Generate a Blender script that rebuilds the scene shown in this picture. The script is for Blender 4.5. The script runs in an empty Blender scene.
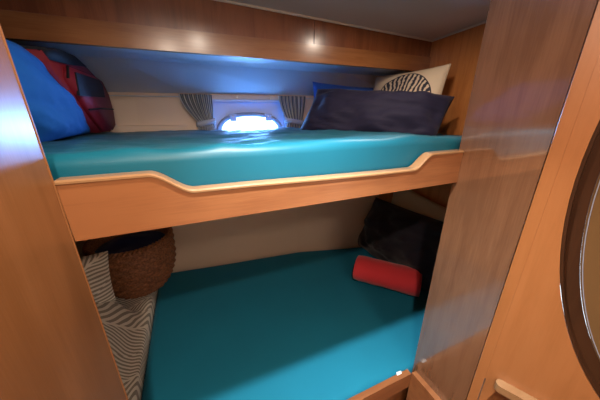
import bpy, bmesh, math, random
from mathutils import Vector, Matrix, noise
random.seed(4)
sc = bpy.context.scene
C = sc.collection
U = 0.45                      # one plan unit in metres (distance from the viewer to the berth front)
EYE = 1.5
def P(x, y, z): return Vector((x*U, y*U, EYE + z*U))

# ------------------------------------------------------------ camera
cam = bpy.data.cameras.new('camera'); cam.sensor_width = 36; cam.lens = 15.0; cam.clip_start = 0.01
co = bpy.data.objects.new('camera', cam); C.objects.link(co)
co.location = (0, 0, EYE); co.rotation_euler = (math.radians(90-19.61), 0, math.radians(-23.3))
sc.camera = co
# ------------------------------------------------------------ colour management
sc.view_settings.view_transform = 'Standard'; sc.view_settings.look = 'None'
sc.view_settings.exposure = -0.14; sc.view_settings.gamma = 1; sc.view_settings.use_curve_mapping = False
# ------------------------------------------------------------ daylight outside
w = bpy.data.worlds.new('sky'); sc.world = w; w.use_nodes = True
w.node_tree.nodes['Background'].inputs[0].default_value = (0.72, 0.86, 1.0, 1)
w.node_tree.nodes['Background'].inputs[1].default_value = 4.0
def area(name, loc, target, size, power, color, size_y=None, shape='RECTANGLE', spread=180):
    l = bpy.data.lights.new(name, 'AREA'); l.shape = shape; l.size = size; l.size_y = size_y or size
    l.energy = power; l.color = color; l.spread = math.radians(spread)
    o = bpy.data.objects.new(name, l); C.objects.link(o); o.location = loc
    o.rotation_euler = (Vector(target)-Vector(loc)).to_track_quat('-Z', 'Y').to_euler()
    return o
# daylight pouring in through the port light
area('daylight', P(0.80, 3.75, -0.12), P(0.72, 3.0, -0.06), 0.42, 85, (0.16, 0.42, 1.0), 0.24)
WARM = (1.0, 0.84, 0.68)
LAMPS = [(0.275, 0.64, 7, 0.030, 172), (-0.12, -0.50, 13.0, 0.030, 180), (1.55, 1.50, 2.2, 0.030, 180), (1.0, -1.55, 9.0, 0.13, 180)]  # last entry: unseen fill lamp added to brighten the lower berth

# ------------------------------------------------------------ helpers
def link(o, parent=None):
    C.objects.link(o)
    if parent is not None:
        o.parent = parent
        o.matrix_parent_inverse = parent.matrix_basis.inverted()
    return o
def obj(name, bm, mat, parent=None, smooth=False):
    me = bpy.data.meshes.new(name); bmesh.ops.recalc_face_normals(bm, faces=bm.faces)
    bm.to_mesh(me); bm.free()
    for m in (mat if isinstance(mat, list) else [mat]): me.materials.append(m)
    if smooth:
        for p in me.polygons: p.use_smooth = True
    return link(bpy.data.objects.new(name, me), parent)
def empty(name, loc, label, cat, group=None):
    o = bpy.data.objects.new(name, None); o.location = loc; o.empty_display_size = 0.05; C.objects.link(o)
    tag(o, label, cat, group); return o
def tag(o, label, cat, group=None):
    o['label'] = label; o['category'] = cat
    if group: o['group'] = group
    return o
def struct(o): o['kind'] = 'structure'; return o
def prism(pts, ext, bevel=0.0, seg=2):
    """closed polygon pts (Vectors) extruded by vector ext"""
    bm = bmesh.new(); a = [bm.verts.new(p) for p in pts]; b = [bm.verts.new(p+ext) for p in pts]
    bm.faces.new(a); bm.faces.new(b[::-1]); n = len(a)
    for i in range(n): bm.faces.new((a[i], b[i], b[(i+1) % n], a[(i+1) % n]))
    if bevel:
        es = [e for e in bm.edges if e.is_manifold and e.calc_face_angle(0) > 0.6]
        bmesh.ops.bevel(bm, geom=es, offset=bevel, segments=seg, affect='EDGES', profile=0.5)
    return bm
def box(x0, x1, y0, y1, z0, z1, bevel=0.0):
    return prism([P(x0, y0, z0), P(x1, y0, z0), P(x1, y1, z0), P(x0, y1, z0)], Vector((0, 0, (z1-z0)*U)), bevel)
def tube(pts, r, seg=8, closed=False, bm=None):
    bm = bm or bmesh.new(); rings = []; n = len(pts)
    prev = None
    for i, p in enumerate(pts):
        if closed: t = pts[(i+1) % n]-pts[i-1]
        else: t = pts[min(i+1, n-1)]-pts[max(i-1, 0)]
        t.normalize()
        if prev is None: s = t.cross(Vector((0.13, 0.27, 1)));  s.normalize()
        else: s = (prev-t*prev.dot(t)).normalized()
        prev = s; q = t.cross(s)
        rr = r[i] if isinstance(r, (list, tuple)) else r
        rings.append([bm.verts.new(p+(s*math.cos(a)+q*math.sin(a))*rr) for a in [2*math.pi*k/seg for k in range(seg)]])
    for i in range(n if closed else n-1):
        A, B = rings[i], rings[(i+1) % n]
        off = 0
        if closed and i == n-1:
            off = min(range(seg), key=lambda o: (A[0].co-B[o].co).length)
        for k in range(seg): bm.faces.new((A[k], A[(k+1) % seg], B[(k+1+off) % seg], B[(k+off) % seg]))
    if not closed: bm.faces.new(rings[0]); bm.faces.new(rings[-1][::-1])
    return bm
def cyl(c, axis, r, h, seg=24, bevel=0.0):
    axis = axis.normalized(); s = axis.orthogonal().normalized(); q = axis.cross(s)
    return prism([c+(s*math.cos(2*math.pi*k/seg)+q*math.sin(2*math.pi*k/seg))*r for k in range(seg)], axis*h, bevel)

# ------------------------------------------------------------ materials
def newmat(name):
    m = bpy.data.materials.new(name); m.use_nodes = True
    nt = m.node_tree; return m, nt, nt.nodes, nt.links, nt.nodes['Principled BSDF']
def wood(name, c1, c2, grain=(0, 0, 1), rough=0.28, coat=0.5, coatr=0.08, scale=1.0, fleck=None):
    m, nt, N, L, B = newmat(name)
    tc = N.new('ShaderNodeTexCoord'); mp = N.new('ShaderNodeMapping'); L.new(tc.outputs['Object'], mp.inputs[0])
    s = [14*scale if g == 0 else 1.3*scale for g in grain]; mp.inputs['Scale'].default_value = s
    n1 = N.new('ShaderNodeTexNoise'); n1.inputs['Scale'].default_value = 2.2; n1.inputs['Detail'].default_value = 8; n1.inputs['Distortion'].default_value = 0.6
    L.new(mp.outputs[0], n1.inputs['Vector'])
    mp2 = N.new('ShaderNodeMapping'); L.new(tc.outputs['Object'], mp2.inputs[0])
    mp2.inputs['Scale'].default_value = [190 if g == 0 else 9 for g in grain]
    n2 = N.new('ShaderNodeTexNoise'); n2.inputs['Scale'].default_value = 2; n2.inputs['Detail'].default_value = 4
    L.new(mp2.outputs[0], n2.inputs['Vector'])
    n3 = N.new('ShaderNodeTexNoise'); n3.inputs['Scale'].default_value = 5; n3.inputs['Detail'].default_value = 3
    L.new(tc.outputs['Object'], n3.inputs['Vector'])
    mx = N.new('ShaderNodeMath'); mx.operation = 'MULTIPLY_ADD'; mx.inputs[1].default_value = 0.45
    L.new(n2.outputs['Fac'], mx.inputs[0]); L.new(n1.outputs['Fac'], mx.inputs[2])
    mx2 = N.new('ShaderNodeMath'); mx2.operation = 'MULTIPLY_ADD'; mx2.inputs[1].default_value = 0.5
    L.new(n3.outputs['Fac'], mx2.inputs[0]); L.new(mx.outputs[0], mx2.inputs[2])
    cr = N.new('ShaderNodeValToRGB'); cr.color_ramp.elements[0].position = 0.72; cr.color_ramp.elements[1].position = 1.18 if False else 1.0
    cr.color_ramp.elements[0].color = (*c2, 1); cr.color_ramp.elements[1].color = (*c1, 1)
    sub = N.new('ShaderNodeMath'); sub.operation = 'MULTIPLY'; sub.inputs[1].default_value = 0.9
    L.new(mx2.outputs[0], sub.inputs[0]); L.new(sub.outputs[0], cr.inputs[0]); L.new(cr.outputs[0], B.inputs['Base Color'])
    B.inputs['Roughness'].default_value = rough; B.inputs['Coat Weight'].default_value = coat; B.inputs['Coat Roughness'].default_value = coatr
    bp = N.new('ShaderNodeBump'); bp.inputs['Strength'].default_value = 0.04; bp.inputs['Distance'].default_value = 0.002
    L.new(n2.outputs['Fac'], bp.inputs['Height']); L.new(bp.outputs[0], B.inputs['Normal'])
    return m
def cloth(name, col, rough=0.85, sheen=0.2, bump=0.25, bscale=900, col2=None, mott=6.0):
    m, nt, N, L, B = newmat(name)
    tc = N.new('ShaderNodeTexCoord')
    n = N.new('ShaderNodeTexNoise'); n.inputs['Scale'].default_value = bscale; n.inputs['Detail'].default_value = 2
    L.new(tc.outputs['Object'], n.inputs['Vector'])
    b = N.new('ShaderNodeBump'); b.inputs['Strength'].default_value = bump; b.inputs['Distance'].default_value = 0.0008
    L.new(n.outputs['Fac'], b.inputs['Height']); L.new(b.outputs[0], B.inputs['Normal'])
    n2 = N.new('ShaderNodeTexNoise'); n2.inputs['Scale'].default_value = mott; n2.inputs['Detail'].default_value = 5
    L.new(tc.outputs['Object'], n2.inputs['Vector'])
    mx = N.new('ShaderNodeMix'); mx.data_type = 'RGBA'
    c2 = col2 or tuple(c*0.82 for c in col)
    mx.inputs['A'].default_value = (*col, 1); mx.inputs['B'].default_value = (*c2, 1)
    L.new(n2.outputs['Fac'], mx.inputs['Factor']); L.new(mx.outputs['Result'], B.inputs['Base Color'])
    B.inputs['Roughness'].default_value = rough; B.inputs['Sheen Weight'].default_value = sheen
    B.inputs['Specular IOR Level'].default_value = 0.3
    return m
def plain(name, col, rough=0.5, metal=0.0, bump=0.0, bscale=60, coat=0):
    m, nt, N, L, B = newmat(name)
    B.inputs['Base Color'].default_value = (*col, 1); B.inputs['Roughness'].default_value = rough
    B.inputs['Metallic'].default_value = metal; B.inputs['Coat Weight'].default_value = coat
    tc = N.new('ShaderNodeTexCoord'); n = N.new('ShaderNodeTexNoise'); n.inputs['Scale'].default_value = bscale; n.inputs['Detail'].default_value = 4
    L.new(tc.outputs['Object'], n.inputs['Vector'])
    if bump:
        b = N.new('ShaderNodeBump'); b.inputs['Strength'].default_value = bump; b.inputs['Distance'].default_value = 0.002
        L.new(n.outputs['Fac'], b.inputs['Height']); L.new(b.outputs[0], B.inputs['Normal'])
    else:
        r = N.new('ShaderNodeMapRange'); r.inputs[3].default_value = rough*0.85; r.inputs[4].default_value = min(1, rough*1.15)
        L.new(n.outputs['Fac'], r.inputs[0]); L.new(r.outputs[0], B.inputs['Roughness'])
    return m
M = {}
M['board'] = wood('board_wood', (0.2604, 0.0993, 0.0363), (0.1910, 0.0655, 0.0236), (1, 0, 0), 0.32, 0.4, 0.12)
M['cap'] = wood('cap_wood', (0.2785, 0.1498, 0.0685), (0.2457, 0.1236, 0.0514), (1, 0, 0), 0.3, 0.4, 0.12)
M['jamb'] = wood('jamb_wood', (0.1925, 0.0775, 0.0274), (0.1617, 0.0616, 0.0193), (0, 0, 1), 0.35, 0.12, 0.22)
M['part'] = wood('partition_wood', (0.185, 0.085, 0.042), (0.140, 0.062, 0.030), (0, 0, 1), 0.22, 1.0, 0.07)
M['endw'] = wood('end_wood', (0.5670, 0.2161, 0.0633), (0.4347, 0.1469, 0.0396), (0, 0, 1), 0.35, 0.3, 0.15)
M['door'] = wood('door_wood', (0.3167, 0.1199, 0.0388), (0.2839, 0.1049, 0.0320), (0, 0, 1), 0.38, 0.35, 0.2)
M['soff'] = wood('soffit_wood', (0.2800, 0.0896, 0.0293), (0.1960, 0.0576, 0.0176), (0, 0, 1), 0.3, 0.6, 0.2)
M['trim'] = wood('trim_wood', (0.3689, 0.1470, 0.0498), (0.2737, 0.0980, 0.0298), (1, 0, 0), 0.28, 0.6, 0.2)
M['rim'] = wood('shaded_rim_wood', (0.0440, 0.0160, 0.0060), (0.0320, 0.0120, 0.0048), (0, 0, 1), 0.6, 0.0, 0.1)  # shade of the recessed hole edge is put into this dark colour
M['part'].node_tree.nodes['Principled BSDF'].inputs['Coat IOR'].default_value = 2.0
for k_, v_ in (('jamb', 0.3), ('rim', 0.12)): M[k_].node_tree.nodes['Principled BSDF'].inputs['Specular IOR Level'].default_value = v_
M['dark'] = wood('dark_wood', (0.22, 0.085, 0.03), (0.15, 0.055, 0.02), (0, 0, 1), 0.3, 0.5, 0.1)
M['floor'] = wood('floor_wood', (0.36, 0.15, 0.06), (0.22, 0.09, 0.035), (0, 1, 0), 0.3, 0.4)
M['ceil'] = plain('ceiling_vinyl', (0.66, 0.53, 0.45), 0.42, bump=0.08, bscale=300)
M['cream'] = plain('cream_vinyl', (0.74, 0.56, 0.42), 0.6, bump=0.1, bscale=240)
M['hull'] = plain('hull_vinyl', (0.56, 0.58, 0.62), 0.55, bump=0.08, bscale=200)
M['gel'] = plain('daylight_tint_gelcoat', (0.46, 0.58, 0.80), 0.3, coat=0.4)  # blue glow of the window daylight is tinted into this colour
M['bead'] = plain('ceiling_bead', (0.66, 0.56, 0.46), 0.4)
M['rubber'] = plain('grey_rubber', (0.25, 0.26, 0.32), 0.45)
M['clip'] = plain('pale_plastic', (0.35, 0.38, 0.5), 0.35)
M['steel'] = plain('steel', (0.6, 0.6, 0.6), 0.25, 1.0)
M['teal'] = cloth('teal_sheet', (0.004, 0.105, 0.160), 0.42, 0.03, 0.2, 900)
M['teal2'] = cloth('teal_cotton', (0.005, 0.185, 0.295), 0.85, 0.05, 0.35, 700)
M['navy'] = cloth('navy_cotton', (0.014, 0.011, 0.036), 0.75, 0.08, 0.2)
M['black'] = cloth('black_navy_cotton', (0.012, 0.008, 0.016), 0.85, 0.25, 0.2)
M['blue'] = cloth('blue_cotton', (0.006, 0.10, 0.30), 0.8, 0.0, 0.25)
M['royal'] = cloth('royal_cotton', (0.012, 0.09, 0.45), 0.8, 0.2, 0.2)
M['red'] = cloth('red_terry', (0.85, 0.05, 0.06), 0.95, 0.3, 0.9, 420)
M['bagred'] = cloth('red_nylon', (0.24, 0.010, 0.024), 0.6, 0.0, 0.4, 500)
M['bagblk'] = cloth('black_nylon', (0.008, 0.008, 0.012), 0.75, 0.0, 0.5, 500)
M['linen'] = cloth('beige_linen', (0.60, 0.46, 0.31), 0.9, 0.2, 0.6, 500)
M['basketblue'] = cloth('dark_blue_cloth', (0.008, 0.016, 0.12), 0.8, 0.1, 0.3)
M['band'] = cloth('curtain_band', (0.42, 0.44, 0.50), 0.8, 0.1, 0.2)
M['white'] = cloth('white_tag', (0.8, 0.8, 0.8), 0.8, 0.1, 0.2)
# wicker
m, nt, N, L, B = newmat('woven_seagrass'); M['wicker'] = m
tc = N.new('ShaderNodeTexCoord'); n = N.new('ShaderNodeTexNoise'); n.inputs['Scale'].default_value = 120; n.inputs['Detail'].default_value = 4
L.new(tc.outputs['Object'], n.inputs['Vector']); cr = N.new('ShaderNodeValToRGB')
cr.color_ramp.elements[0].color = (0.11, 0.035, 0.014, 1); cr.color_ramp.elements[1].color = (0.36, 0.14, 0.055, 1)
cr.color_ramp.elements[0].position = 0.3; cr.color_ramp.elements[1].position = 0.7
L.new(n.outputs['Fac'], cr.inputs[0]); L.new(cr.outputs[0], B.inputs['Base Color']); B.inputs['Roughness'].default_value = 0.7
# striped curtain (uv.x runs across the cloth)
m, nt, N, L, B = newmat('striped_curtain_cloth'); M['curtain'] = m
uv = N.new('ShaderNodeUVMap'); sx = N.new('ShaderNodeSeparateXYZ'); L.new(uv.outputs[0], sx.inputs[0])
mu = N.new('ShaderNodeMath'); mu.operation = 'MULTIPLY'; mu.inputs[1].default_value = 95; L.new(sx.outputs[0], mu.inputs[0])
sn = N.new('ShaderNodeMath'); sn.operation = 'SINE'; L.new(mu.outputs[0], sn.inputs[0])
cr = N.new('ShaderNodeValToRGB'); cr.color_ramp.elements[0].position = 0.35; cr.color_ramp.elements[1].position = 0.6
cr.color_ramp.elements[0].color = (0.20, 0.22, 0.28, 1); cr.color_ramp.elements[1].color = (0.80, 0.76, 0.70, 1)
mr = N.new('ShaderNodeMapRange'); mr.inputs[1].default_value = -1; L.new(sn.outputs[0], mr.inputs[0]); L.new(mr.outputs[0], cr.inputs[0])
L.new(cr.outputs[0], B.inputs['Base Color']); B.inputs['Roughness'].default_value = 0.85; B.inputs['Sheen Weight'].default_value = 0.2
# palm-leaf bedspread: rows of fronds with curved leaflets
def math_node(N, L, op, a, b=None):
    x = N.new('ShaderNodeMath'); x.operation = op
    for i, v in enumerate((a, b)):
        if v is None: continue
        if isinstance(v, (int, float)): x.inputs[i].default_value = v
        else: L.new(v, x.inputs[i])
    return x.outputs[0]
m, nt, N, L, B = newmat('palm_leaf_print'); M['palm'] = m
tc = N.new('ShaderNodeTexCoord'); mp = N.new('ShaderNodeMapping'); L.new(tc.outputs['Object'], mp.inputs[0])
mp.inputs['Rotation'].default_value = (0, 0, math.radians(-42))
nz = N.new('ShaderNodeTexNoise'); nz.inputs['Scale'].default_value = 5; L.new(mp.outputs[0], nz.inputs['Vector'])
sp_ = N.new('ShaderNodeSeparateXYZ'); L.new(mp.outputs[0], sp_.inputs[0])
mn = lambda op, a, b=None: math_node(N, L, op, a, b)
wob = mn('MULTIPLY', mn('SUBTRACT', nz.outputs['Fac'], 0.5), 0.05)
yy = mn('ADD', sp_.outputs[1], wob)
t = mn('DIVIDE', mn('ADD', yy, 10.0), 0.165)
row = mn('FLOOR', t); v = mn('ABSOLUTE', mn('SUBTRACT', mn('FRACT', t), 0.5))
sgn = mn('SUBTRACT', mn('MULTIPLY', mn('MODULO', row, 2.0), 2.0), 1.0)
curve = mn('MULTIPLY', mn('POWER', v, 0.85), 0.26)
ph = mn('ADD', mn('MULTIPLY', sp_.outputs[0], sgn), curve)
st = mn('SINE', mn('MULTIPLY', ph, 2*math.pi/0.027))
rib = mn('LESS_THAN', v, 0.02)
ln = mn('MAXIMUM', mn('GREATER_THAN', st, 0.0), rib)
mx = N.new('ShaderNodeMix'); mx.data_type = 'RGBA'; L.new(ln, mx.inputs['Factor'])
mx.inputs['A'].default_value = (0.30, 0.24, 0.18, 1); mx.inputs['B'].default_value = (0.80, 0.70, 0.58, 1)
L.new(mx.outputs['Result'], B.inputs['Base Color']); B.inputs['Roughness'].default_value = 0.9; B.inputs['Sheen Weight'].default_value = 0.2
# linen cushion with a fan-shaped ink print (uv over the front)
m, nt, N, L, B = newmat('linen_ink_print'); M['print'] = m
uv = N.new('ShaderNodeUVMap'); sx = N.new('ShaderNodeSeparateXYZ'); L.new(uv.outputs[0], sx.inputs[0])
mn = lambda op, a, b=None: math_node(N, L, op, a, b)
PX, PY, PR = 0.55, 0.56, 0.36
dx = mn('SUBTRACT', sx.outputs[0], PX); dy = mn('SUBTRACT', sx.outputs[1], PY)
rr = mn('SQRT', mn('ADD', mn('MULTIPLY', dx, dx), mn('MULTIPLY', dy, dy)))
disc = mn('LESS_THAN', rr, PR); ring = mn('LESS_THAN', mn('ABSOLUTE', mn('SUBTRACT', rr, PR+0.004)), 0.006)
dy2 = mn('ADD', dy, 0.55)
nz = N.new('ShaderNodeTexNoise'); nz.inputs['Scale'].default_value = 9; L.new(uv.outputs[0], nz.inputs['Vector'])
ang = mn('ADD', mn('ARCTAN2', dx, dy2), mn('MULTIPLY', mn('SUBTRACT', nz.outputs['Fac'], 0.5), 0.10))
nz2 = N.new('ShaderNodeTexNoise'); nz2.inputs['Scale'].default_value = 30; L.new(uv.outputs[0], nz2.inputs['Vector'])
st = mn('ADD', mn('SINE', mn('MULTIPLY', ang, 85.0)), mn('MULTIPLY', mn('SUBTRACT', nz2.outputs['Fac'], 0.5), 2.6))
ink = mn('MAXIMUM', mn('MULTIPLY', disc, mn('GREATER_THAN', st, -0.1)), ring)
mx = N.new('ShaderNodeMix'); mx.data_type = 'RGBA'; L.new(ink, mx.inputs['Factor'])
mx.inputs['A'].default_value = (0.66, 0.52, 0.37, 1); mx.inputs['B'].default_value = (0.03, 0.03, 0.045, 1)
L.new(mx.outputs['Result'], B.inputs['Base Color']); B.inputs['Roughness'].default_value = 0.9
# glass and lamp lens
m, nt, N, L, B = newmat('window_glass'); M['glass'] = m
tr = N.new('ShaderNodeBsdfTransparent'); tr.inputs[0].default_value = (0.93, 0.97, 1, 1); fz = N.new('ShaderNodeFresnel'); fz.inputs[0].default_value = 1.3
B.inputs['Base Color'].default_value = (0.6, 0.7, 0.8, 1); B.inputs['Roughness'].default_value = 0.02
ms = N.new('ShaderNodeMixShader'); L.new(fz.outputs[0], ms.inputs[0]); L.new(tr.outputs[0], ms.inputs[1]); L.new(B.outputs[0], ms.inputs[2]); L.new(ms.outputs[0], N['Material Output'].inputs[0])
m, nt, N, L, B = newmat('lamp_lens'); M['lens'] = m
B.inputs['Emission Color'].default_value = (*WARM, 1); B.inputs['Emission Strength'].default_value = 18
m, nt, N, L, B = newmat('fill_lamp_lens'); M['fill_lens'] = m  # glowing face of the added fill lamp
B.inputs['Emission Color'].default_value = (*WARM, 1); B.inputs['Emission Strength'].default_value = 3
m, nt, N, L, B = newmat('mirror_glass'); M['mirror'] = m
B.inputs['Base Color'].default_value = (0.13, 0.07, 0.028, 1); B.inputs['Roughness'].default_value = 0.15; B.inputs['Coat Weight'].default_value = 0.1

# ------------------------------------------------------------ room shell
def ceilz(x, y): return 0.731 - 0.029*(x-2.6) - 0.056*(y-2.35)
YH = [(-1.75, 3.52), (-0.5, 3.45), (0.05, 3.38), (1.35, 3.24), (1.9, 3.10), (2.68, 2.90)]
def yh(x):
    for (a, b), (c, d) in zip(YH, YH[1:]):
        if x <= c or c == YH[-1][0]: return b+(d-b)*(x-a)/(c-a)
FZ = -3.34
XL, XR = -1.7, 2.6
struct(obj('floor', box(-2.0, 3.4, -2.6, 3.7, FZ-0.1, FZ), M['floor']))
bm = bmesh.new()
c8 = [P(x, y, ceilz(x, y)+dz) for dz in (0, 0.1) for x, y in ((-2.0, -2.6), (3.4, -2.6), (3.4, 3.7), (-2.0, 3.7))]
vs = [bm.verts.new(p) for p in c8]
for f in ((0, 1, 2, 3), (7, 6, 5, 4), (0, 4, 5, 1), (1, 5, 6, 2), (2, 6, 7, 3), (3, 7, 4, 0)): bm.faces.new([vs[i] for i in f])
struct(obj('ceiling', bm, M['ceil']))
struct(obj('wall_rear', box(-0.5, 3.4, -2.35, -2.25, FZ, 0.95), M['cream']))
# jamb on the left: the panel the viewer leans past, with a rounded front edge
struct(obj('wall_left', box(-0.50, -0.408, -2.3, 0.998, FZ, 0.95, 0.0015), M['jamb']))
struct(obj('trim_11', tube([P(-0.409, 0.992, FZ), P(-0.409, 0.992, 0.95)], 0.0018, 10), M['jamb']))
struct(obj('wall_left_end', box(XL-0.08, XL, 0.95, 3.6, FZ, 0.95), M['endw']))
struct(obj('wall_left_front', box(XL-0.08, -0.50, 0.93, 0.998, FZ, 0.95), M['dark']))
struct(obj('wall_right_end', box(XR, XR+0.08, 1.03, 3.3, FZ, 0.82), M['endw']))
# partition block on the right
struct(obj('wall_right', prism([P(1.5, 1.03, FZ), P(1.5, 0.612, FZ), P(1.62, 0.612, FZ), P(1.62, 0.95, FZ), P(XR+0.08, 0.95, FZ), P(XR+0.08, 1.03, FZ)], Vector((0, 0, 4.3*U)), 0.004), M['part']))
# low plinth of the partition
struct(obj('baseboard_right', box(1.455, 1.5, 0.45, 1.0, FZ, -2.075, 0.003), M['board']))
# hull side: four facets, the second one holds the port opening
def hull_seg(bm, x0, y0, x1, y1, z0, z1):
    vs = [bm.verts.new(P(*q)) for q in ((x0, y0, z0), (x1, y1, z0), (x1, y1, z1), (x0, y0, z1))]
    bm.faces.new(vs)
ZC = 0.19      # top of the cream lining
WX0, WX1, WZ0, WZ1 = 0.20, 1.20, -0.34, 0.125
bm = bmesh.new()
for (a, b), (c, d) in zip(YH, YH[1:]):
    if a == 0.05:
        for (p, q, r_, s) in ((a, WX0, FZ, ZC), (WX1, c, FZ, ZC), (WX0, WX1, FZ, WZ0), (WX0, WX1, WZ1, ZC)):
            hull_seg(bm, p, yh(p), q, yh(q), r_, s)
    else: hull_seg(bm, a, b, c, d, FZ, ZC)
bmesh.ops.remove_doubles(bm, verts=bm.verts, dist=1e-5)
r = bmesh.ops.extrude_face_region(bm, geom=bm.faces[:])
for v_ in [g for g in r['geom'] if isinstance(g, bmesh.types.BMVert)]: v_.co.y += 0.07*U
struct(obj('wall_back', bm, M['cream']))
# sloping lining above it and the flat underside of the lockers
SY, SZ, SB = 2.35, 0.43, 2.90
bm = bmesh.new()
prof = lambda x: [(SB, SZ), (yh(x), ZC), (yh(x)+0.2, ZC), (yh(x)+0.2, ZC+0.12), (SB, SZ+0.12)]
rings = [[bm.verts.new(P(x, y, z)) for y, z in prof(x)] for x, _ in YH]
for A, B_ in zip(rings, rings[1:]):
    for k in range(5): bm.faces.new((A[k], A[(k+1) % 5], B_[(k+1) % 5], B_[k]))
bm.faces.new(rings[0]); bm.faces.new(rings[-1][::-1])
struct(obj('wall_back_slope', bm, M['hull']))
struct(obj('wall_back_soffit', prism([P(-1.75, SY+0.02, SZ), P(XR, SY+0.02, SZ), P(XR, SB, SZ), P(-1.75, SB, SZ)], Vector((0, 0, 0.03*U))), M['hull']))
# locker front: thick lower rail and two veneer panels with a thin gap
def zs(x): return 0.545
bm = prism([P(-1.75, SY-0.015, SZ-0.01), P(XR, SY-0.015, SZ-0.01), P(XR, SY-0.015, 0.567), P(-1.75, SY-0.015, 0.567)], Vector((0, 0.05*U, 0)), 0.002)
struct(obj('trim_1', bm, M['trim']))
XS = 1.15
for i, (a, b) in enumerate(((-1.75, XS-0.004), (XS+0.004, XR))):
    zb = lambda x: 0.571
    bm = prism([P(a, SY, zb(a)), P(b, SY, zb(b)), P(b, SY, ceilz(b, SY)), P(a, SY, ceilz(a, SY))], Vector((0, 0.04*U, 0)))
    struct(obj('trim_%d' % (2+i), bm, M['soff']))
# pale bead where ceiling meets the woodwork
struct(obj('trim_4', tube([P(x, SY-0.008, ceilz(x, SY)-0.006) for x in (-1.7, XR)], 0.0045), M['bead']))
struct(obj('trim_5', tube([P(XR-0.008, y, ceilz(XR, y)-0.006) for y in (1.03, SY)], 0.0045), M['bead']))
# cream ledge and strip on the hull side behind the mattress
for i, (a, b) in enumerate(((-1.6, WX0-0.02), (WX1+0.02, 2.58))):
    xs = [a]+[x for x, _ in YH if a < x < b]+[b]
    bm = bmesh.new(); rg = []
    for x in xs:
        rg.append([bm.verts.new(P(x, yh(x)-dy, z)) for dy, z in ((0.0, -0.155), (0.05, -0.16), (0.055, -0.30), (0.0, -0.30))])
    for A, B_ in zip(rg, rg[1:]):
        for k in range(4): bm.faces.new((A[k], A[(k+1) % 4], B_[(k+1) % 4], B_[k]))
    bm.faces.new(rg[0]); bm.faces.new(rg[-1][::-1])
    struct(obj('trim_%d' % (6+i), bm, M['cream']))
struct(obj('trim_8', tube([P(x, yh(x)-0.006, ZC-0.035) for x in (-1.6, -0.5, 0.05, 1.35, 1.9, 2.57)], 0.003), M['hull']))

# ------------------------------------------------------------ port light in the hull
wd = Vector((1.3, -0.14, 0)).normalized(); wn = Vector((-wd.y, wd.x, 0))
def W(x, out, z):      # point on the window facet: x along, out = distance outboard
    return P(x, yh(x), z) + wn*out*U
win = empty('window_1', W(0.70, 0, WZ0), '', ''); del win['label']; del win['category']; win['kind'] = 'structure'
HX = 0.74
def arch(sc_, n=10):
    """hatch outline: flat bottom, rounded shoulders"""
    a, top, bot = 0.40*sc_, -0.045+0.0*sc_, -0.33
    top = -0.16+0.118*sc_
    pts = [(-a, bot)]
    for k in range(2*n+1):
        t_ = math.pi*(1-k/(2*n)); c_, s_ = math.cos(t_), math.sin(t_)
        pts.append((a*math.copysign(abs(c_)**0.85, c_), -0.26+(top+0.26)*s_**0.85 if s_ > 1e-6 else -0.26))
    pts.append((a, bot)); return pts
inn, out_ = arch(0.92), arch(1.06)
# surround plate with the hatch hole
bm = bmesh.new()
hole = [bm.verts.new(W(HX+x, 0.06, z)) for x, z in out_]
n = len(hole)
def onrect(x, z):
    # project hole points outwards on to the plate border
    x0, x1, z1 = WX0-HX, WX1-HX, WZ1
    dx_, dz_ = x, (z+0.33)
    k = min([(x1/dx_) if dx_ > 1e-6 else 1e9, (x0/dx_) if dx_ < -1e-6 else 1e9, ((z1+0.33)/dz_) if dz_ > 1e-6 else 1e9])
    return HX+dx_*k, -0.33+dz_*k
ring = [bm.verts.new(W(onrect(x, z)[0], 0.06, onrect(x, z)[1])) for x, z in out_]
for a in range(n-1): bm.faces.new((hole[a], hole[a+1], ring[a+1], ring[a]))
for cx in (WX0, WX1):   # close the corners
    best = sorted(range(n), key=lambda i: (ring[i].co-W(cx, 0.06, WZ1)).length)
    i = min(best[0], best[1]); j = i+1
    i, j = (best[0], best[1]) if abs(best[0]-best[1]) == 1 else (best[0], best[0]+1)
    bm.faces.new((ring[i], ring[j], bm.verts.new(W(cx, 0.06, WZ1))))
r = bmesh.ops.extrude_face_region(bm, geom=bm.faces[:])
for v_ in [g for g in r['geom'] if isinstance(g, bmesh.types.BMVert)]: v_.co += wn*0.03*U
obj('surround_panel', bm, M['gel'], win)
# reveal frame around the recess
def fr(pts, wdt, o0, o1):
    pass
rv = bmesh.new()
for (xa, xb, za, zb_) in ((WX0-0.012, WX0+0.018, WZ0, WZ1), (WX1-0.018, WX1+0.012, WZ0, WZ1), (WX0-0.012, WX1+0.012, WZ1-0.02, WZ1+0.006)):
    pts = [W(xa, -0.012, za), W(xb, -0.012, za), W(xb, -0.012, zb_), W(xa, -0.012, zb_)]
    b2 = prism(pts, wn*0.1*U, 0.001); tmp = bpy.data.meshes.new('t'); b2.to_mesh(tmp); b2.free(); rv.from_mesh(tmp); bpy.data.meshes.remove(tmp)
obj('reveal', rv, M['gel'], win)
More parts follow.
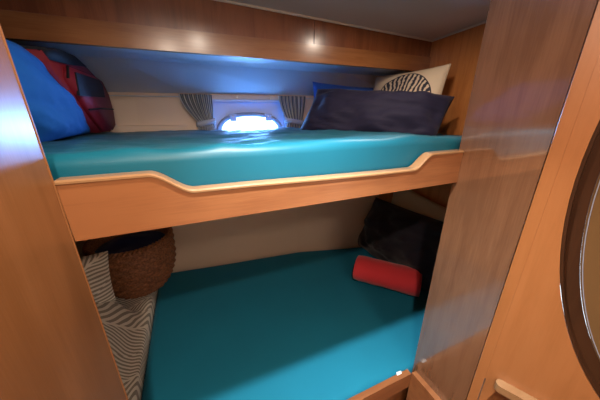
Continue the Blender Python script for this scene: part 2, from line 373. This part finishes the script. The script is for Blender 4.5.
# thick moulded hatch frame (tube swept along outline), glass, hinge clips
fp = [W(HX+x, 0.045, z) for x, z in arch(1.0)]
obj('window_frame', tube(fp, 0.0125, 10), M['rubber'], win, True)
fp = [W(HX+x, 0.035, z) for x, z in arch(0.93)]
obj('window_seal', tube(fp, 0.006, 8), M['clip'], win, True)
g = prism([W(HX+x, 0.06, z) for x, z in arch(1.0)], wn*0.012*U)
obj('glass_pane', g, M['glass'], win)
for cx in (0.53, 0.97):
    z0 = -0.085
    bm = prism([W(cx-0.035, 0.0, z0-0.035), W(cx+0.035, 0.0, z0-0.035), W(cx+0.045, 0.0, z0+0.05), W(cx-0.045, 0.0, z0+0.05)], wn*0.05*U, 0.003, 3)
    h = obj('hinge_clip', bm, M['clip'], win, False)
    obj('screw', cyl(W(cx, 0.0, z0+0.02), -wn, 0.003, 0.0015, 12), M['steel'], h)
# curtain track above the opening
rail = empty('curtain_rail', W(0.66, 0, 0.15), 'thin pale curtain track with screws above the small port window', 'rail')
obj('track', prism([W(0.16, -0.03, 0.135), W(1.28, -0.03, 0.135), W(1.28, -0.03, 0.172), W(0.16, -0.03, 0.172)], wn*0.028*U, 0.002), M['cream'], rail)
for x in (0.24, 0.60, 1.00): obj('screw', cyl(W(x, -0.03, 0.154), -wn, 0.003, 0.0015, 12), M['steel'], rail)

# curtains
def curtain(xt0, xt1, xb0, xb1, label, flip):
    root = empty('curtain', W((xt0+xt1)/2, -0.05, -0.05), label, 'curtain', None)
    bm = bmesh.new(); uvl = bm.loops.layers.uv.new('uv'); nu, nv = 90, 22; zt_, zb_, ze = 0.178, -0.13, -0.24
    g_ = []; ph_ = random.random()*6
    for j in range(nv+1):
        t_ = j/nv; z = zt_+(ze-zt_)*t_; s_ = min(1, (zt_-z)/(zt_-zb_)); e = s_**1.7
        fl = 0 if z > zb_ else (zb_-z)/(zb_-ze)*0.03
        row_ = []
        for i in range(nu+1):
            u = i/nu; a = xt0+(xt1-xt0)*u; b = xb0-fl+(xb1-xb0+2*fl)*u
            x = a+(b-a)*e
            amp = 0.022*(1-0.35*s_)
            o = -0.062 - amp*math.sin(u*math.pi*2*8+ph_+0.6*math.sin(u*9+t_*2)) - 0.012*math.sin(u*math.pi)*s_
            row_.append(bm.verts.new(W(x, o, z+0.004*math.sin(u*50))))
        g_.append(row_)
    for j in range(nv):
        for i in range(nu):
            f = bm.faces.new((g_[j][i], g_[j][i+1], g_[j+1][i+1], g_[j+1][i]))
            for lp, (a, b) in zip(f.loops, ((i, j), (i+1, j), (i+1, j+1), (i, j+1))): lp[uvl].uv = (a/nu, b/nv)
    r_ = bmesh.ops.solidify(bm, geom=bm.faces[:], thickness=0.0012)
    obj('drape', bm, M['curtain'], root, True)
    # tie-back band
    cx, hw = (xb0+xb1)/2, (xb1-xb0)/2+0.03
    bm = bmesh.new(); rg = []
    for k in range(24):
        a = 2*math.pi*k/24
        x, o = cx+hw*math.cos(a), -0.062+0.05*math.sin(a)
        tilt = 0.02*math.cos(a)*(-1 if flip else 1)
        rg.append([bm.verts.new(W(cx+(x-cx)*q, -0.062+(o+0.062)*q, z_+tilt)) for q, z_ in ((1, zb_+0.03), (1, zb_-0.03), (0.92, zb_-0.03), (0.92, zb_+0.03))])
    for k in range(24):
        A, B_ = rg[k], rg[(k+1) % 24]
        for q in range(4): bm.faces.new((A[q], A[(q+1) % 4], B_[(q+1) % 4], B_[q]))
    obj('tieback', bm, M['band'], root, True)
curtain(-0.04, 0.31, 0.13, 0.29, 'striped grey blue curtain tied back left of the small port window', False)
curtain(1.09, 1.44, 1.20, 1.40, 'striped grey blue curtain tied back right of the small port window', True)

# ------------------------------------------------------------ berths
def smooth_path(pts, r=0.0): return pts
ub = empty('bunk_bed', P(0.5, 1.0, -0.42), 'upper wooden bunk frame with scooped varnished front board', 'bunk bed')
def topz(x):
    def ss(a, b, t_): t_ = max(0, min(1, (t_-a)/(b-a))); return t_*t_*(3-2*t_)
    mid = -0.283-0.018*ss(0.0, 1.0, x)
    z = mid+(-0.206-mid)*(1-ss(-0.155, -0.005, x))
    return z+(-0.223-mid)*ss(1.115, 1.245, x)
xs = [-0.408, -0.28]+[-0.18+0.012*k for k in range(18)]+[0.2, 0.6, 0.9]+[1.09+0.012*k for k in range(16)]+[1.38, 1.498]
pts = [P(x, 0.998, topz(x)-0.012) for x in xs]+[P(1.498, 0.998, -0.42), P(-0.405, 0.998, -0.42)]
fb = obj('front_board', prism(pts, Vector((0, 0.05*U, 0)), 0.0015), M['board'], ub)
bm = bmesh.new(); rg = []
for x in xs:
    z = topz(x)
    rg.append([bm.verts.new(P(x, y, zz)) for y, zz in ((0.992, z-0.012), (0.992, z-0.005), (0.999, z), (1.047, z), (1.054, z-0.005), (1.054, z-0.012))])
for A, B_ in zip(rg, rg[1:]):
    for k in range(6): bm.faces.new((A[k], A[(k+1) % 6], B_[(k+1) % 6], B_[k]))
bm.faces.new(rg[0]); bm.faces.new(rg[-1][::-1])
obj('edge_cap', bm, M['cap'], ub)
obj('platform', prism([P(-1.69, 1.055, -0.415), P(2.59, 1.055, -0.415), P(2.59, 2.88, -0.415), P(1.35, 3.22, -0.415), P(-0.5, 3.42, -0.415), P(-1.69, 3.49, -0.415)], Vector((0, 0, 0.03*U))), M['cream'], ub)

def mattress(x0, x1, y0, ybf, ztf, zb, rad, wr, nx, ny):
    """soft slab: rounded rim, side skirt, wr(x,y)=wrinkle height in plan units"""
    def dist(n_, L_):      # parameter samples denser at the rims
        return [0.5-0.5*math.cos(math.pi*k/n_)*(1) if False else k/n_ for k in range(n_+1)]
    def samp(n_, length):
        e = [0, 0.05, 0.2, 0.45, 0.75, 1.0]; a = [q*rad/length for q in e]
        mid = [rad/length+(1-2*rad/length)*k/n_ for k in range(1, n_)]
        return a+mid+[1-q for q in a[::-1]]
    su = samp(nx, x1-x0); bm = bmesh.new(); G = []
    for u in su:
        x = x0+(x1-x0)*u; yb_ = ybf(x); sv = samp(ny, yb_-y0); col_ = []
        for v_ in sv:
            y = y0+(yb_-y0)*v_
            d = min(x-x0, x1-x, 99); d2 = min(y-y0, yb_-y)
            dr = 0
            for q in (d, d2):
                if q < rad: dr += rad-math.sqrt(max(0, rad*rad-(rad-q)**2))
            dr = min(dr, rad*1.0)
            w_ = wr(x, y)*min(1, max(0, min(d, d2)/rad))
            col_.append(bm.verts.new(P(x, y, ztf(x, y)-dr+w_)))
        G.append(col_)
    for a in range(len(G)-1):
        for b in range(len(G[0])-1): bm.faces.new((G[a][b], G[a+1][b], G[a+1][b+1], G[a][b+1]))
    rim = [G[i][0] for i in range(len(G))]+[G[-1][j] for j in range(1, len(G[0]))]+[G[i][-1] for i in range(len(G)-2, -1, -1)]+[G[0][j] for j in range(len(G[0])-2, 0, -1)]
    prev = rim
    for fz in (0.5, 1.0):
        nxt = [bm.verts.new(Vector((v_.co.x, v_.co.y, v_.co.z+(EYE+zb*U-v_.co.z)*fz/(1 if fz == 1 else 1)))) for v_ in prev]
        for k in range(len(rim)): bm.faces.new((prev[k], nxt[k], nxt[(k+1) % len(rim)], prev[(k+1) % len(rim)]))
        prev = nxt
    bm.faces.new(prev)
    return bm
def ztu(x, y):
    s_ = max(0, min(1, (x-1.1)/1.4)); s_ = s_*s_*(3-2*s_)
    base = -0.135-0.08*max(0, min(1, (y-1.1)/2.2))**0.8
    return base-0.085*s_*(1-max(0, min(1, (y-1.1)/2.0))*0.6)
def wru(x, y):
    v1 = noise.noise(Vector((x*2.2+3, y*3.0, 0.3)))*0.016
    v2 = (1-abs(noise.noise(Vector((x*3.1+y*1.5, y*5.5-x*1.2, 2.2)))*2))*0.012
    v3 = noise.noise(Vector((x*9, y*11, 5)))*0.006
    return v1+v2+v3-0.006
mu_ = obj('mattress', mattress(-1.66, 2.57, 1.065, lambda x: yh(x)-0.07, ztu, -0.383, 0.05, wru, 110, 70), M['teal'], None, True)
tag(mu_, 'upper bunk mattress under a rumpled teal sheet', 'mattress')

lb = empty('berth', P(0.5, 1.0, -2.25), 'lower wooden berth base with low varnished front lip', 'bunk bed')
obj('front_board', box(-0.405, 1.452, 1.0, 1.045, -2.245, -2.085, 0.002), M['board'], lb)
obj('base_panel', box(-0.5, 1.53, 1.06, 1.10, FZ, -2.25), M['dark'], lb)
obj('platform', prism([P(-1.69, 1.05, -2.29), P(2.59, 1.05, -2.29), P(2.59, 2.88, -2.29), P(1.35, 3.22, -2.29), P(-0.5, 3.42, -2.29), P(-1.69, 3.49, -2.29)], Vector((0, 0, 0.03*U))), M['dark'], lb)
def wrl(x, y):
    return noise.noise(Vector((x*1.3, y*1.4, 7)))*0.012+noise.noise(Vector((x*5, y*5, 1)))*0.002
ml = obj('mattress', mattress(-0.63, 2.57, 1.05, lambda x: yh(x)-0.03, lambda x, y: -2.10, -2.258, 0.07, wrl, 60, 50), M['teal2'], None, True)
tag(ml, 'lower bunk mattress under a smooth teal fitted sheet', 'mattress')
tg = obj('care_label', prism([P(1.33, 1.03, -2.095), P(1.38, 1.03, -2.095), P(1.385, 1.05, -2.085), P(1.34, 1.055, -2.085)], Vector((0, 0, 0.004)), 0.001), M['white'], ml)
tg['label'] = 'small white sewn tag'

# ------------------------------------------------------------ pillows
def pillow(name, w_, h_, t_, mat, seed=0, wrink=0.006, pinch=0.05, n_=34, parent=None, uvf=False, shear=0.0, foldamp=0.0, power=0.42):
    """pillow in local coords: x width, y height, z thickness; metres"""
    bm = bmesh.new(); uvl = bm.loops.layers.uv.new('uv') if uvf else None
    def pos(u, v_, s_):
        x = w_/2*u*(1-pinch*(1-v_*v_)); y = h_/2*v_*(1-pinch*(1-u*u))
        e = max(0, (1-abs(u)**2.4)*(1-abs(v_)**2.4))
        z = t_/2*e**power
        cr_ = noise.noise(Vector((u*2.1+seed, v_*1.9, seed*1.7)))*wrink*2.2
        cr_ += (abs(noise.noise(Vector((u*3.3+v_*1.7+seed, v_*3.0-u, seed+3*s_))))-0.2)*wrink*2.0
        fold = foldamp*math.sin((u*7+v_*3)+seed)*abs(u)**3*(1-abs(v_))
        z = z*s_+(cr_+fold)*min(1, e*3)*(1 if s_ > 0 else 0.6)
        x += shear*y
        return Vector((x, y, z))
    lay = []
    for s_ in (1, -1):
        g_ = [[None]*(n_+1) for _ in range(n_+1)]
        for i in range(n_+1):
            for j in range(n_+1):
                u = math.sin(math.pi/2*(2*i/n_-1)*0.999) if True else 0; v_ = math.sin(math.pi/2*(2*j/n_-1)*0.999)
                if s_ < 0 and (i in (0, n_) or j in (0, n_)): g_[i][j] = lay[0][i][j]
                else: g_[i][j] = bm.verts.new(pos(u, v_, s_))
        lay.append(g_)
    for s_, g_ in enumerate(lay):
        for i in range(n_):
            for j in range(n_):
                q = [g_[i][j], g_[i+1][j], g_[i+1][j+1], g_[i][j+1]]
                f = bm.faces.new(q if s_ == 0 else q[::-1])
                if uvf:
                    for lp in f.loops: lp[uvl].uv = (lp.vert.co.x/w_+0.5, lp.vert.co.y/h_+0.5)
    edge = [lay[0][i][0].co.copy() for i in range(n_)]+[lay[0][n_][j].co.copy() for j in range(n_)]+[lay[0][i][n_].co.copy() for i in range(n_, 0, -1)]+[lay[0][0][j].co.copy() for j in range(n_, 0, -1)]
    o = obj(name, bm, mat, parent, True)
    return o, edge
def pose(o, c, wdir, updir):
    wv = Vector(wdir).normalized(); up = Vector(updir); up = (up-wv*up.dot(wv)).normalized(); nn = wv.cross(up)
    m_ = Matrix((wv, up, nn)).transposed().to_4x4(); m_.translation = P(*c); o.matrix_world = m_
def seam(edge, r, mat, root, name='piping', dash=None):
    e = [edge[i] for i in range(0, len(edge), 1)]
    q = obj(name, tube(e, r, 6, True), mat, None, True); q.parent = root; return q

# beige printed cushion in the corner of the upper berth
o, e = pillow('cushion', 0.39, 0.33, 0.11, M['print'], 1.3, 0.004, 0.05, uvf=True)
seam(e, 0.0035, M['linen'], o)
pose(o, (2.22, 2.30, 0.05), (0.22, -1, 0.03), (0.22, 0.05, 1))
tag(o, 'beige linen cushion with round dark brushstroke print in the upper corner', 'cushion')
# navy pillow lying in front
o, e = pillow('pillow', 0.61, 0.235, 0.16, M['navy'], 4.1, 0.016, 0.03, shear=0.2, foldamp=0.05)
seam(e, 0.002, M['navy'], o, 'seam')
pose(o, (1.74, 2.20, -0.05), (1, -0.93, -0.10), (0.30, 0.35, 0.85))
tag(o, 'large plump navy pillow lying in front of the beige printed cushion', 'pillow')
# blue pillow peeping out behind
o, e = pillow('pillow', 0.36, 0.23, 0.10, M['royal'], 8.2, 0.006, 0.05)
seam(e, 0.002, M['royal'], o, 'seam')
pose(o, (1.77, 2.76, 0.045), (1, -0.12, -0.06), (0.0, 0.25, 1))
tag(o, 'bright blue pillow mostly hidden behind the upper navy pillow', 'pillow')
# tall blue pillow at the left end
o, e = pillow('pillow', 0.40, 0.235, 0.12, M['blue'], 12.2, 0.006, 0.03, shear=-1.3)
seam(e, 0.002, M['blue'], o, 'seam')
pose(o, (-0.80, 1.95, 0.085), (0.02, 1, 0), (-0.02, 0, 1))
tag(o, 'mid blue pillow propped up at the left end of upper bunk', 'pillow')

# ------------------------------------------------------------ red and black bag
bag = empty('travel_bag', P(-1.0, 2.7, -0.19), 'red and black zipped bag wedged behind the left blue pillow', 'bag')
top_ = [(3.05, -0.185), (3.17, -0.15), (3.22, 0.0), (3.20, 0.15), (3.06, 0.265), (2.83, 0.325), (2.55, 0.365), (2.26, 0.355), (2.05, 0.325)]
bm = prism([P(-1.32, y, z) for y, z in top_+[(1.95, 0.2), (1.95, -0.16)]], Vector((0.33*U, 0, 0)), 0.018, 4)
obj('main_compartment', bm, M['bagred'], bag, True)
bm = prism([P(-1.0, y, z) for y, z in top_+[(2.12, 0.22), (2.45, -0.04), (2.70, -0.175)]], Vector((0.30*U, 0, 0)), 0.014, 4)
obj('body', bm, M['bagred'], bag, True)
pts = [(3.02, -0.165), (3.14, -0.13), (3.18, 0.0), (3.15, 0.15), (3.03, 0.25), (2.80, 0.275), (2.30, 0.275), (2.25, 0.20), (2.48, 0.0), (2.72, -0.16)]
bm = prism([P(-0.72, y, z) for y, z in pts], Vector((0.055*U, 0, 0)), 0.009, 4)
pk = obj('pocket', bm, M['bagred'], bag, True)
bm = prism([P(-0.672, y, z) for y, z in ((2.95, 0.115), (2.97, 0.22), (2.90, 0.255), (2.36, 0.25), (2.32, 0.10))], Vector((0.016*U, 0, 0)), 0.003, 3)
obj('mesh_panel', bm, M['bagblk'], pk)
obj('zipper', tube([P(-0.660, y, z) for y, z in ((2.45, 0.01), (2.75, 0.02), (3.16, 0.015))], 0.0030, 8), M['bagblk'], pk, True)
obj('piping', tube([P(-0.675, y, z) for y, z in pts[:8]], 0.0038, 8), M['bagblk'], pk, True)
obj('zipper', tube([P(-0.71, y, z) for y, z in [(p, q+0.004) for p, q in top_]], 0.0045, 8), M['bagblk'], bag, True)
bm = prism([P(-1.31, y, z) for y, z in ((2.78, 0.338), (2.55, 0.378), (2.26, 0.370), (2.03, 0.335), (2.12, 0.285), (2.40, 0.300))], Vector((0.62*U, 0, 0)), 0.006, 3)
obj('flap', bm, M['bagblk'], bag, True)

# ------------------------------------------------------------ lower berth: navy pillow, beige cushion, red towel
o, e = pillow('cushion', 0.50, 0.44, 0.07, M['linen'], 21, 0.005, 0.05)
seam(e, 0.003, M['linen'], o)
pose(o, (2.52, 2.05, -1.47), (0.0, -1, -0.12), (0.05, 0.0, 1))
tag(o, 'plain beige cushion behind the dark pillow on the lower bunk', 'cushion')
o, e = pillow('pillow', 0.66, 0.41, 0.15, M['black'], 31, 0.018, 0.05, shear=0.45, foldamp=0.03)
seam(e, 0.002, M['black'], o, 'seam')
pose(o, (2.40, 2.21, -1.62), (0.0, -1, 0.07), (0.03, 0.0, 1))
tag(o, 'big dark navy pillow propped at the right end of lower bunk', 'pillow')

def towel():
    # spiral cross-section swept along x (local), metres
    Ln, R = 0.33, 0.086; bm = bmesh.new(); turns = 3.2; ns = 110; nl = 26
    th = 0.0085
    def cs(k, side):
        a = 2*math.pi*turns*k/ns; r_ = 0.012+(R-0.012)*(k/ns)
        r_ = r_-(th if side else 0)
        return a, r_
    g_ = []
    for i in range(nl+1):
        s_ = i/nl; x = (s_-0.5)*Ln; loop = []
        for side, rngk in ((0, range(ns+1)), (1, range(ns, -1, -1))):
            for k in rngk:
                a, r_ = cs(k, side)
                r_ = max(r_, 0.002)
                end = 1-0.05*max(0, abs(s_-0.5)*2-0.85)/0.15
                shift = 0.010*math.sin(k/ns*9)*(1 if s_ > 0.5 else -1)*(abs(s_-0.5)*2)
                y = math.cos(a-2.06)*r_*1.14*end; z = math.sin(a-2.06)*r_*0.90*end
                q = noise.noise(Vector((x*18, a*1.2, 4)))*0.0035*(r_/R)
                z = z+q; y = y+q*0.6
                loop.append(bm.verts.new((x+shift, y, z+R*0.90)))
        g_.append(loop)
    m_ = len(g_[0])
    for A, B_ in zip(g_, g_[1:]):
        for k in range(m_): bm.faces.new((A[k], A[(k+1) % m_], B_[(k+1) % m_], B_[k]))
    for gg in (g_[0], g_[-1]):
        for k in range(ns): bm.faces.new((gg[k], gg[k+1], gg[m_-2-k], gg[m_-1-k]))
    return bm
tw = obj('towel', towel(), M['red'], None, True)
wv = Vector((0.62, -0.72, 0)).normalized(); 
m_ = Matrix((wv, Vector((-wv.y, wv.x, 0)), Vector((0, 0, 1)))).transposed().to_4x4(); m_.translation = P(2.06, 2.01, -2.105); tw.matrix_world = m_
tag(tw, 'bright red towel rolled up against the lower dark pillow', 'towel')

# ------------------------------------------------------------ left end of the lower berth
def wrp(x, y):
    return noise.noise(Vector((x*2.4, y*2.4, 17)))*0.03+noise.noise(Vector((x*7, y*7, 11)))*0.006
def ss01(t_): t_ = max(0, min(1, t_)); return t_*t_*(3-2*t_)
def ztb(x, y): return -1.98+0.42*ss01((-x-0.66)/0.30)*(1-ss01((y-2.42)/0.22))
bs = obj('bedspread', mattress(-1.66, -0.635, 1.06, lambda x: yh(x)-0.05, ztb, -2.258, 0.06, wrp, 40, 60), M['palm'], None, True)
tag(bs, 'beige and taupe palm leaf patterned bedspread beside the lower teal mattress', 'bedspread')
o, e = pillow('pillow', 0.32, 0.20, 0.12, M['palm'], 41, 0.008, 0.04)
seam(e, 0.002, M['palm'], o, 'seam')
pose(o, (-1.16, 2.34, -1.38), (0.95, 0.3, -0.1), (-0.1, 0.35, 0.9))
tag(o, 'palm leaf patterned pillow lying in front of the woven basket', 'pillow')

bk = empty('basket', P(-0.77, 3.0, -1.97), 'round brown woven basket at the back corner of lower bunk', 'basket')
prof_ = [(0.10, -1.97), (0.18, -1.965), (0.26, -1.92), (0.325, -1.83), (0.37, -1.72), (0.395, -1.6), (0.40, -1.45), (0.405, -1.32)]
def pr(t_):
    t_ *= len(prof_)-1; i = min(int(t_), len(prof_)-2); f = t_-i
    a, b = prof_[i], prof_[i+1]; return a[0]+(b[0]-a[0])*f, a[1]+(b[1]-a[1])*f
bm = bmesh.new(); NR, NS = 88, 192; G = []
for j in range(NR+1):
    r_, z = pr(j/NR); row_ = []
    k_ = j//4; ph_ = math.pi*(k_ % 2); bulge = math.sin(math.pi*((j % 4)+0.5)/4)
    for i in range(NS):
        a = 2*math.pi*i/NS; rr_ = r_+0.020*bulge*(0.55+0.45*math.sin(a*36/2+ph_))
        row_.append(bm.verts.new(P(-0.74+rr_*math.cos(a), 3.0+rr_*math.sin(a), z)))
    G.append(row_)
for A, B_ in zip(G, G[1:]):
    for i in range(NS): bm.faces.new((A[i], A[(i+1) % NS], B_[(i+1) % NS], B_[i]))
inner = []
for r_, z in ((0.37, -1.32), (0.35, -1.6), (0.30, -1.82), (0.1, -1.94)):
    inner.append([bm.verts.new(P(-0.74+r_*math.cos(2*math.pi*i/NS), 3.0+r_*math.sin(2*math.pi*i/NS), z)) for i in range(NS)])
allr = [G[-1]]+inner
for A, B_ in zip(allr, allr[1:]):
    for i in range(NS): bm.faces.new((A[i], A[(i+1) % NS], B_[(i+1) % NS], B_[i]))
bm.faces.new(inner[-1]); bm.faces.new(G[0][::-1])
obj('body', bm, M['wicker'], bk, True)
bm = bmesh.new()
for s_ in (0, math.pi):
    tube([P(-0.74+(0.388+0.016*math.cos(30*a+s_))*math.cos(a), 3.0+(0.388+0.016*math.cos(30*a+s_))*math.sin(a), -1.315+0.016*math.sin(30*a+s_)) for a in [2*math.pi*k/300 for k in range(300)]], 0.006, 6, True, bm)
obj('rim', bm, M['wicker'], bk, True)
# dark blue cloth filling it
bm = bmesh.new(); G = []
for j in range(13):
    r_ = 0.345*(1-j/12); row_ = []
    for i in range(48):
        a = 2*math.pi*i/48; x, y = -0.74+r_*math.cos(a), 3.0+r_*math.sin(a)
        row_.append(bm.verts.new(P(x, y, -1.42+0.07*math.cos(r_/0.345*1.4)+0.05*noise.noise(Vector((x*5, y*5, 3)))*(1-r_/0.4))))
    G.append(row_)
low = [bm.verts.new(P(-0.74+0.30*math.cos(2*math.pi*i/48), 3.0+0.30*math.sin(2*math.pi*i/48), -1.66)) for i in range(48)]
for A, B_ in zip([low]+G[:-1], G): 
    for i in range(48): bm.faces.new((A[i], A[(i+1) % 48], B_[(i+1) % 48], B_[i]))
bm.faces.new(low)
bmesh.ops.remove_doubles(bm, verts=bm.verts, dist=1e-5)
tag(obj('folded_cloth', bm, M['basketblue'], None, True), 'dark blue cloth bundled inside the woven basket', 'cloth')

# ------------------------------------------------------------ angled door panel on the right
dv = Vector((0.42, -0.907, 0)).normalized(); dn = Vector((-0.907, -0.42, 0)).normalized()   # along / towards the viewer
def Dp(s_, o_, z): return P(1.5+dv.x*s_, 0.606+dv.y*s_, z)+dn*o_*U
ESX, EZC, EA, EB = 0.95, -0.20, 0.84, 1.40
def ell(k, sc_=1.0, n_=96): a = 2*math.pi*k/n_; return ESX+EA*sc_*math.cos(a), EZC+(EB-EA+EA*sc_)*math.sin(a)
# panel with oval hole
def plate_with_oval(s0, s1, z0, z1, o0, th, scl):
    bm = bmesh.new(); n_ = 96; A, B_ = [], []
    for k in range(n_):
        s_, z = ell(k, scl); A.append(bm.verts.new(Dp(s_, o0, z)))
        dx_, dz_ = s_-ESX, z-EZC
        kk = min([(s1-ESX)/dx_ if dx_ > 1e-6 else 1e9, (s0-ESX)/dx_ if dx_ < -1e-6 else 1e9, (z1-EZC)/dz_ if dz_ > 1e-6 else 1e9, (z0-EZC)/dz_ if dz_ < -1e-6 else 1e9])
        B_.append(bm.verts.new(Dp(ESX+dx_*kk, o0, EZC+dz_*kk)))
    for k in range(n_): bm.faces.new((A[k], A[(k+1) % n_], B_[(k+1) % n_], B_[k]))
    for cs_, cz in ((s0, z0), (s1, z0), (s1, z1), (s0, z1)):
        c_ = Dp(cs_, o0, cz)
        for k in range(n_):
            p, q = B_[k].co, B_[(k+1) % n_].co
            if (p-c_).length < 0.35 and (q-c_).length < 0.35:
                d1 = (p-c_).normalized(); d2 = (q-c_).normalized()
                if abs(d1.dot(d2)) < 0.3: bm.faces.new((B_[k], B_[(k+1) % n_], bm.verts.new(c_)))
    r_ = bmesh.ops.extrude_face_region(bm, geom=bm.faces[:])
    for v_ in [g for g in r_['geom'] if isinstance(g, bmesh.types.BMVert)]: v_.co += -dn*th*U
    return bm
dz0, dz1 = -1.625, 0.93
struct(obj('wall_front', plate_with_oval(0.0494, 2.6, -1.60, dz1, 0.0, 0.07, 1.0), M['door']))
struct(obj('wall_front_lower', prism([Dp(0.055, -0.05, FZ), Dp(2.6, -0.05, FZ), Dp(2.6, -0.05, -1.60), Dp(0.055, -0.05, -1.60)], -dn*0.02*U), M['dark']))
# corner post with rounded nose
struct(obj('trim_9', prism([Dp(0.0, 0.0, FZ), Dp(0.049, 0.002, FZ), Dp(0.049, -0.05, FZ), P(1.57, 0.608, FZ), P(1.501, 0.608, FZ)], Vector((0, 0, 4.3*U))), M['door']))
# recess surface behind the oval
mi = empty('oval_mirror', Dp(ESX, -0.05, EZC-EB), 'tall oval tinted mirror in a wooden rim coloured dark for recess shade on the right panel', 'mirror')
bm = bmesh.new(); n_ = 96; rgs = []
for (scl, off) in ((0.998, -0.069), (0.998, -0.004), (0.985, -0.004), (0.975, -0.05), (0.915, -0.056), (0.915, -0.069)):
    rgs.append([bm.verts.new(Dp(*[(lambda t_: t_)(q) for q in (ell(k, scl)[0],)], off, ell(k, scl)[1])) for k in range(n_)])
for A, B_ in zip(rgs, rgs[1:]+rgs[:1]):
    for k in range(n_): bm.faces.new((A[k], A[(k+1) % n_], B_[(k+1) % n_], B_[k]))
obj('rim', bm, M['rim'], mi, False)
obj('bead', tube([Dp(ell(k, 0.905)[0], -0.05, ell(k, 0.905)[1]) for k in range(n_)], 0.0010, 6, True), M['rubber'], mi, True)
obj('mirror_glass', prism([Dp(ell(k, 0.914)[0], -0.066, ell(k, 0.914)[1]) for k in range(n_)], dn*0.012*U), M['mirror'], mi)
# grab rail: pale rounded lip over the lower opening
zr = -1.545
pts = [Dp(0.10, 0.0, zr-0.02)]
bm = bmesh.new()
out = []
for k in range(9):
    a = math.pi/2+math.pi*k/8; out.append((0.125+0.028*math.cos(a), 0.028+0.028*math.sin(a)))
out = [(2.4, 0.056)]+out+[(2.4, 0.0)]
bm = prism([Dp(s_, o_, zr-0.05) for s_, o_ in out], Vector((0, 0, 0.05*U)), 0.002)
lip = obj('grab_rail', bm, M['cap'])
tag(lip, 'pale wooden rail with rounded end across the lower right panel', 'rail')
# lower door stile with rounded corner, left of the opening
st_ = [(0.055, -1.60)]+[(0.13-0.10*math.sin(a)+0.0, -1.62-0.22*(1-math.cos(a))) for a in [math.pi/2*k/8 for k in range(9)]][::1]
pts = [(0.055, -1.60), (0.14, -1.60), (0.115, -1.66), (0.095, -1.74), (0.08, -1.85), (0.075, -2.0), (0.075, FZ), (0.055, FZ)]
struct(obj('trim_10', prism([Dp(s_, 0.0, z) for s_, z in pts], -dn*0.05*U), M['door']))

# ------------------------------------------------------------ recessed ceiling lamps and one added fill lamp
labels = ['round recessed ceiling light above the front of the upper bunk', 'round recessed ceiling light behind the viewer', 'small round recessed ceiling light near the right partition', 'added soft fill light on the ceiling at the back of the cabin']
for (x, y, pw, LR, spd), lb_ in zip(LAMPS, labels):
    z = ceilz(x, y); c = P(x, y, z)
    nrm = Vector((-0.028, -0.056, -1)).normalized()
    o = empty('ceiling_light', c, lb_, 'ceiling light', 'recessed ceiling lights')
    ring_ = bmesh.new(); rg = []
    for r_, d in ((LR, 0.0), (LR+0.012, 0.0), (LR+0.012, 0.003), (LR+0.006, 0.007), (LR, 0.006)):
        s_ = nrm.orthogonal().normalized(); q = nrm.cross(s_)
        rg.append([ring_.verts.new(c+nrm*d+(s_*math.cos(2*math.pi*k/32)+q*math.sin(2*math.pi*k/32))*r_) for k in range(32)])
    for A, B_ in zip(rg, rg[1:]+rg[:1]):
        for k in range(32): ring_.faces.new((A[k], A[(k+1) % 32], B_[(k+1) % 32], B_[k]))
    obj('ring', ring_, M['steel'], o, True)
    obj('lens', cyl(c+nrm*0.0, nrm, LR-0.0005, 0.004, 32), M['lens'] if LR < 0.1 else M['fill_lens'], o)
    l = bpy.data.lights.new('lamp', 'AREA'); l.shape = 'DISK'; l.size = LR*1.8; l.spread = math.radians(spd); l.energy = pw; l.color = WARM
    lo = bpy.data.objects.new('lamp', l); C.objects.link(lo); lo.location = c+nrm*0.010; lo.rotation_euler = nrm.to_track_quat('-Z', 'Y').to_euler()
    if spd == 172:      # the bright focused part of this downlight
        area('downlight_beam', c+nrm*0.012, P(0.95, 0.62, -2.1), 0.035, 5.5, (0.86, 0.95, 1.0), shape='DISK', spread=75)
